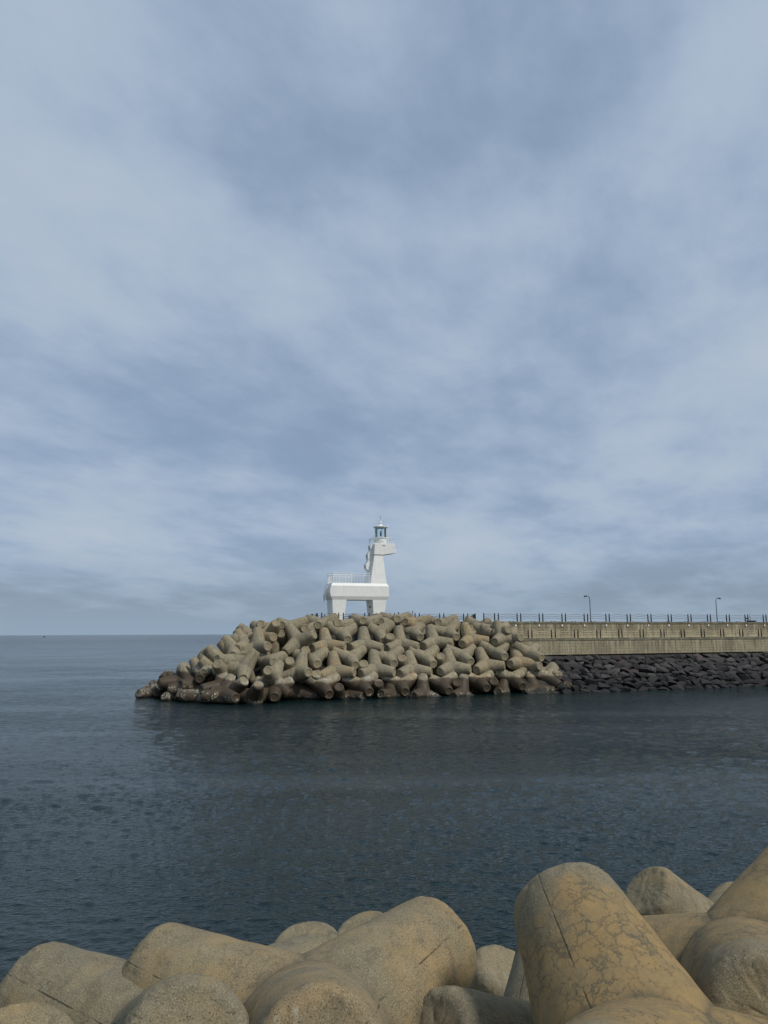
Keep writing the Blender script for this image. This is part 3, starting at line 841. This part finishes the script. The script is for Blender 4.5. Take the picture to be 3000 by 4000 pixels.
# body: cross-section rings (z, inset), rump curved
def body():
    bm = bmesh.new()
    levels = [(1355, 390, 1228, .06), (1302, 362, 1258, -.12), (1240, 350, 1258, -.12), (1190, 353, 1258, -.12), (1140, 368, 1258, -.12), (1118, 380, 1245, -.02), (1097, 386, 1232, .05)]
    rings = []
    for zy, xl, xr, ins in levels:
        z = hz(zy); a, b = hx(xl), hx(xr)
        rings.append([bm.verts.new(p) for p in ((a, ins, z), (b, ins, z), (b, DP-ins, z), (a, DP-ins, z))])
    for i in range(len(rings)-1):
        for k in range(4):
            bm.faces.new((rings[i][k], rings[i][(k+1) % 4], rings[i+1][(k+1) % 4], rings[i+1][k]))
    bm.faces.new(rings[0][::-1]); bm.faces.new(rings[-1])
    mb = MB(); mb.bm.free(); mb.bm = bm
    return mb
body().build('body', M['white'], H, bevel=.025)
# tail: a leaf-shaped plate on the rump
tl = [hp(x, y, 1.5) for x, y in ((352,1112),(318,1126),(285,1180),(258,1250),(248,1275),(255,1330),(264,1386),(285,1340),(306,1285),(322,1240),(352,1215))]
MB().prism(tl, 1.42, 1.78).build('tail', M['white'], H, bevel=.03)
# neck
zb_, zt_ = hz(1100), hz(650)
nb0, nb1, nt0, nt1 = hx(975,1095,.1), hx(1226,1095,.1), hx(1036,655,.5), hx(1166,655,.5)
MB().hexa([(nb0,.05,zb_),(nb1,.05,zb_),(nb1,DP-.05,zb_),(nb0,DP-.05,zb_),(nt0,.45,zt_),(nt1,.45,zt_),(nt1,DP-.45,zt_),(nt0,DP-.45,zt_)]).build('neck', M['white'], H, bevel=.025)
# head with the open mouth
hd = [hp(x, y, .35) for x, y in ((1045,484),(1350,490),(1362,546),(1312,560),(1372,567),(1376,630),(1165,660),(1034,655))]
head = MB().prism(hd, .35, DP-.35).build('head', M['white'], H, bevel=.025)
def ring(x, z, rx, rz, y, r=.035):
    return MB().tube([(x+rx*math.cos(6.2832*k/20), y, z+rz*math.sin(6.2832*k/20)) for k in range(21)], r, 6)
for yy in (.34, DP-.34):
    ex, ez = hp(1184, 513, .35)
    ring(ex, ez, .19, .085, yy).build('eye', M['white'], head, True)
    MB().prism([(ex+.15*math.cos(6.2832*k/14), ez+.055*math.sin(6.2832*k/14)) for k in range(14)], yy-.008, yy+.008).build('pupil', M['lamp_steel'], head)
# mane: scalloped stair shaft behind the neck with three round windows
mn_ = [hp(x, y, 1.1) for x, y in ((1048,478),(1005,481),(984,497),(974,520),(974,560),(982,585),(965,610),(943,632),(936,655),(936,700),(944,735),(935,765),(915,795),(908,815),(908,860),(925,890),(962,912))]
mn_ += [hp(x, y, 1.1) for x, y in ((1030,912),(1075,560),(1090,478))]
mane = MB().prism(mn_, 1.05, 2.15).build('mane', M['white'], H, bevel=.03)
for zx, zy in ((974,541),(936,678),(908,838)):
    wx, wz = hp(zx, zy, 1.1)
    mb = MB(); v0 = [(wx-.035, 1.6+.27*math.cos(6.2832*k/18), wz+.27*math.sin(6.2832*k/18)) for k in range(18)]
    a = [mb.bm.verts.new(p) for p in v0]; b = [mb.bm.verts.new((p[0]+.10, p[1], p[2])) for p in v0]
    mb.bm.faces.new(a); mb.bm.faces.new(b[::-1])
    for k in range(18): mb.bm.faces.new((a[k], b[k], b[(k+1) % 18], a[(k+1) % 18]))
    win = mb.build('round_window', M['porthole'], mane)
    MB().tube([(wx-.02, 1.6+.29*math.cos(6.2832*k/20), wz+.29*math.sin(6.2832*k/20)) for k in range(21)], .045, 6).build('window_frame', M['white'], win, True)
# railing on the horse's back
zd = hz(1095); zr = hz(937, 400) - zd
x0, x1 = hx(396), hx(968)
def railing(p0, p1, n, nm='back_railing', hgt=None, mid=.78, r=.028):
    hgt = hgt or zr
    p0, p1 = Vector(p0), Vector(p1); mb = MB()
    for f in (1.0, mid): mb.tube([p0 + Vector((0,0,hgt*f)), p1 + Vector((0,0,hgt*f))], r, 6)
    for i in range(n+1):
        p = p0.lerp(p1, i/n); mb.tube([p, p + Vector((0,0,hgt if i % 4 == 0 else hgt*mid))], r*.8 if i % 4 else r, 6)
    return mb.build(nm, M['white_rail'], H, True)
railing((x0,.14,zd), (x1,.14,zd), 24)
railing((x0,DP-.14,zd), (x1,DP-.14,zd), 24)
railing((x0,.14,zd), (x0,DP-.14,zd), 12)
# gallery, lantern
YC = DP/2
lx = hx(1133, 320, YC); zg = hz(486, 1133, YC)
def lz(zy): return hz(zy, 1133, YC)
rl = (hx(1221, 320, YC) - hx(1046, 320, YC))/2
MB().lathe([(rl*.98, zg-.1), (rl*.98, lz(415)), (rl*1.12, lz(408)), (rl*1.12, lz(398))], 28, (lx, YC)).build('lantern_base', M['white'], H, True)
for sgn in (-1, 1):
    pass
g0, g1 = hx(1030, 450, .5), hx(1333, 450, .5)
gh = hz(408, 1300, .5) - hz(486, 1300, .5)
railing((g0,.45,zg), (g1,.45,zg), 7, 'gallery_railing', gh, .70, .024)
railing((g0,DP-.45,zg), (g1,DP-.45,zg), 7, 'gallery_railing', gh, .70, .024)
railing((g0,.45,zg), (g0,DP-.45,zg), 5, 'gallery_railing', gh, .70, .024)
railing((g1,.45,zg), (g1,DP-.45,zg), 5, 'gallery_railing', gh, .70, .024)
lan = MB().lathe([(rl*.94, lz(398)), (rl*.94, lz(246))], 28, (lx, YC), cap=False).build('lantern_glass', M['glass'], H, True)
for k in range(8):
    a = 6.2832*(k+.35)/8
    MB().tube([(lx+rl*.97*math.cos(a), YC+rl*.97*math.sin(a), lz(398)), (lx+rl*.97*math.cos(a), YC+rl*.97*math.sin(a), lz(244))], .030, 6).build('glazing_bar', M['white_rail'], lan, True)
MB().lathe([(rl*1.02, lz(250)), (rl*1.22, lz(240)), (rl*1.24, lz(232)), (rl*.75, lz(220)), (rl*.40, lz(212)), (rl*.36, lz(205)), (.14, lz(195)), (.10, lz(182))], 28, (lx, YC)).build('lantern_roof', M['white'], H, True)
fin = MB().lathe([(.08, lz(184)), (.15, lz(176)), (.17, lz(162)), (.14, lz(150)), (.05, lz(143)), (.04, lz(110))], 14, (lx, YC)).build('finial', M['white_rail'], H, True)
MB().lathe([(.022, lz(110)), (.02, lz(93)), (.06, lz(90)), (.02, lz(86)), (.008, lz(53))], 8, (lx, YC)).build('lightning_rod', M['lamp_steel'], fin, True)
MB().lathe([(.15, lz(372)), (.08, lz(362)), (.17, lz(344)), (.08, lz(338)), (.11, lz(325)), (.10, lz(302)), (.03, lz(294))], 16, (lx, YC)).build('lamp', M['lamp_steel'], H, True)
mx = hx(1250, 300, 1.2)
mp = MB().lathe([(.035, zg), (.03, lz(200))], 8, (mx, 1.2)).build('mast', M['white_rail'], H, True)
MB().lathe([(.05, lz(236)), (.09, lz(226)), (.08, lz(205)), (.03, lz(196))], 10, (mx-.06, 1.2)).build('sensor', M['white_rail'], mp, True)
px_, pz_ = hp(958, 1040, 1.0)
MB().tube([(px_, .9, pz_-.5), (px_+.02, .9, pz_+.55), (px_+.10, .9, pz_+.75)], .022, 6).build('drain_pipe', M['dark'], H, True)
lxp, lzp = hp(955, 1470, 1.6)
MB().box(hx(1012)-.10, hx(1012)+.02, 1.2, 1.45, lzp-.05, lzp+.12).build('bracket_lamp', M['dark'], H)

# ------------------------------------------------------------------ street lamps
def street_lamp(px, ytop, side, label, off=5.0):
    s_ = s_on(px, off); p = wpt(s_, off, ZU-.86)
    top = z_at(ytop, p.y, px) - p.z
    root = tag(empty('street_lamp', p, WA), label, 'street lamp', 'street lamps on the promenade')
    MB().tube([(0,0,.02), (0,0,.5), (0,0,top-.45)], [.085,.07,.05], 10).build('pole', M['lamp_steel'], root, True)
    n = 8
    arc = [(side*.42*(1-math.cos(math.pi/2*k/n)), 0, top-.45+.42*math.sin(math.pi/2*k/n)) for k in range(n+1)]
    MB().tube(arc + [(side*.50, 0, top-.03)], .045, 8).build('arm', M['lamp_steel'], root, True)
    hb = MB(); hb.tube([(side*.42, 0, top-.03), (side*.62, 0, top-.02), (side*.86, 0, top-.07), (side*.98, 0, top-.12)], [.06,.12,.11,.04], 10)
    hb.build('lamp_head', M['lamp_steel'], root, True)
    MB().box(-.13, .13, -.13, .13, 0, .03).build('base_plate', M['lamp_steel'], root)
street_lamp(2309.5, 2328, -1, 'curved grey street lamp with its head bent to the left, nearer the lighthouse')
street_lamp(2805, 2336, 1, 'curved grey street lamp with its head bent to the right, farther from the lighthouse')

# small navigation posts seen through the fence, beyond the platform
for px, py, lab, hd_ in ((1557, 2391, 'small dark solar lantern post just behind the fence right of the lighthouse', 1), (1612.5, 2386, 'thin dark post with a small top behind the fence, taller than the lantern post', 0)):
    Y = 106.0; p = FO + FN*(PW-1.4) + FD*s_on(px, PW-1.4, FO, FD, FN)
    top = z_at(py, p.y, px) - PZ
    r = tag(empty('lantern_post', (p.x, p.y, PZ)), lab, 'marker post', 'marker posts behind the platform fence')
    MB().tube([(0,0,0), (0,0,top-.2)], .035, 8).build('pole', M['dark'], r, True)
    if hd_:
        MB().lathe([(.06, top-.2), (.13, top-.18), (.12, top-.08), (.03, top)], 10).build('lantern', M['dark'], r, True)
        MB().box(-.32, .32, -.05, .05, top-.36, top-.31).build('cross_arm', M['dark'], r)
    else:
        MB().lathe([(.07, top-.2), (.08, top-.1), (.02, top)], 10).build('cap', M['dark'], r, True)

# ------------------------------------------------------------------ riprap of black basalt
def rock_mesh(seed, flat=.62):
    g = random.Random(seed); bm = bmesh.new()
    for i in range(13):
        v = Vector((g.gauss(0,1), g.gauss(0,1), g.gauss(0,1))).normalized()
        v = Vector((v.x*g.uniform(.80,1.06), v.y*flat*g.uniform(.8,1.0), v.z*.74*g.uniform(.82,1.06)))
        bm.verts.new(v)
    bmesh.ops.convex_hull(bm, input=bm.verts[:])
    for v in [v for v in bm.verts if not v.link_faces]: bm.verts.remove(v)
    bmesh.ops.bevel(bm, geom=bm.edges[:], offset=.028, segments=1, affect='EDGES')
    bmesh.ops.recalc_face_normals(bm, faces=bm.faces[:])
    me = bpy.data.meshes.new('boulder'); bm.to_mesh(me); bm.free(); me.materials.append(M['rock'])
    return me
rocks = [rock_mesh(100+i) for i in range(12)]
RUN = 8.6
b1 = MB().prism([(0,0),(0,0)] if False else [(-.2, ZB-.5), (0.05, ZB-.5), (.05, -3), (-10.5, -3)], 0, 1) if False else None
def bank():
    bm = bmesh.new(); n = 60; a = []
    prof = [(0.3, ZB+.0), (-.1, ZB-.55), (-RUN, -.85), (-RUN-4, -3.0)]
    for i in range(n+1):
        s_ = 4 + (LEN-4)*i/n
        a.append([bm.verts.new(wpt(s_, y, z)) for y, z in prof])
    for i in range(n):
        for k in range(3): bm.faces.new((a[i][k], a[i+1][k], a[i+1][k+1], a[i][k+1]))
    bmesh.ops.recalc_face_normals(bm, faces=bm.faces[:])
    me = bpy.data.meshes.new('riprap_bank'); bm.to_mesh(me); bm.free()
    tag(link('riprap_bank', me, M['underlayer']), kind='structure')
bank()
g = random.Random(77); nrock = 0
NR = 8
BANDTXT = ['boulder in the lowest riprap course, wet and near black at the waterline', 'boulder in the lower riprap courses just above the waterline', 'boulder in the middle courses of the black riprap slope', 'boulder in the upper courses of the black riprap slope', 'boulder in the top riprap course against the foot of the stained wall']
pts = []
for row in range(NR):
    f = (row+.5)/NR
    s_ = s_on(2095+95*(1-f), -RUN*(1-f)) + g.uniform(-.6, .3)
    smax = s_on(3040, -RUN*(1-f))
    while s_ < smax:
        w = g.uniform(1.0, 2.15)
        pts.append((row, f, s_ + w/2, w)); s_ += w*.88
tot = len(pts); print('ROCKS', tot)
for row, f, s_, w in pts:
    y = -RUN*(1-f) + g.uniform(-.14, .14); z = -.25 + (ZB-.30+.25)*f + g.uniform(-.12, .12)
    p = wpt(s_, y, z)
    o = link('boulder', rocks[g.randrange(12)])
    o.location = p
    o.scale = (w*.60, 1.08*g.uniform(.85, 1.2), .62*g.uniform(.85, 1.25))
    o.rotation_euler = (R(32)+g.uniform(-.14,.14), g.uniform(-.25,.25), WA + g.uniform(-.45,.45))
    band = 0 if row == 0 else 1 if row < 3 else 2 if row < 6 else 3 if row < 8 else 4
    tag(o, BANDTXT[band], 'boulder', 'black boulders of the riprap, ' + ('waterline course','lower courses','middle courses','upper courses','top course')[band])

# ------------------------------------------------------------------ boats
def boat(px, py, dist, length, label, cabin=True, dark=True, group=None):
    d = ray(px, py); x = d.x*dist/d.y
    r = tag(empty('boat', (x, dist, 0), 0), label, 'boat', group)
    bm = MB(); L2 = length/2; hh = length*.085; bw = length*.13
    bm.hexa([(-L2*.92,-bw*.6,-.3),(L2*.75,-bw*.5,-.3),(L2*.75,bw*.5,-.3),(-L2*.92,bw*.6,-.3),(-L2,-bw,hh),(L2,-bw*.25,hh*1.5),(L2,bw*.25,hh*1.5),(-L2,bw,hh)])
    bm.build('hull', M['boat_dark'] if dark else M['boat_white'], r)
    c = MB(); c.box(-L2*.35, L2*.15, -bw*.6, bw*.6, hh*1.05, hh*2.6); c.box(-L2*.40, L2*.2, -bw*.68, bw*.68, hh*2.6, hh*2.8)
    c.build('cabin', M['boat_dark'] if dark else M['boat_white'], r)
    MB().tube([(-L2*.1,0,hh*2.8), (-L2*.1,0,hh*4.6)], length*.008, 6).build('mast', M['dark'], r)
    if dark: MB().box(-L2*1.05, L2*.2, -bw*1.06, -bw*.9, hh*.1, hh*.55).build('bow_wave', M['boat_white'], r)
boat(172, 2484, 2600, 13, 'tiny dark boat with a white wash far out to sea at the left')
boat(868, 2477, 6500, 20, 'tiny pale boat on the horizon just left of the tetrapod mound', dark=False)
boat(660, 2479, 6800, 14, 'barely visible speck of a boat on the horizon, between the dark and the pale one', dark=True)
# fishing boat moored behind the breakwater
def workboat():
    Y = 142.0
    d = ray(2936, 2440); x = d.x*Y/d.y
    zt = z_at(2424, Y, 2930)
    r = tag(empty('fishing_boat', (x, Y, 0), R(12)), 'fishing boat behind the promenade wall, only its dark wheelhouse roof and antennas showing', 'fishing boat')
    MB().hexa([(-7,-1.6,-.6),(6,-1.3,-.6),(6,1.3,-.6),(-7,1.6,-.6),(-7.5,-2.1,1.8),(8.2,-.4,2.8),(8.2,.4,2.8),(-7.5,2.1,1.8)]).build('hull', M['boat_white'], r)
    MB().box(-.55,.45,-.6,.6,1.9,zt-.08).build('wheelhouse', M['boat_dark'], r, bevel=.03)
    MB().box(-.70,.70,-.7,.7,zt-.08,zt).build('roof', M['boat_dark'], r, bevel=.02)
    MB().tube([(-.75,0,1.9),(-.75,0,zt+.45)], .04, 6).build('radar_mast', M['dark'], r)
    MB().box(-1.05,-.6,-.15,.15,zt+.30,zt+.52).build('radar', M['dark'], r, bevel=.05)
    MB().tube([(-.25,0,zt),(-.25,0,zt+1.35)], .018, 6).build('antenna', M['dark'], r)
    MB().tube([(-.05,.2,zt),(-.05,.2,zt+1.0)], .03, 6).build('light_pole', M['lamp_steel'], r)
    MB().lathe([(.03,zt+.8),(.08,zt+.84),(.08,zt+.96),(.03,zt+1.0)], 10, (-.05,.2)).build('signal_lamp', M['boat_white'], r, True)
    MB().tube([(.2,-.4,zt),(.2,-.4,zt+.35),(.65,-.4,zt+.35),(.65,-.4,zt)], .02, 6).build('roof_rail', M['white_rail'], r)
workboat()
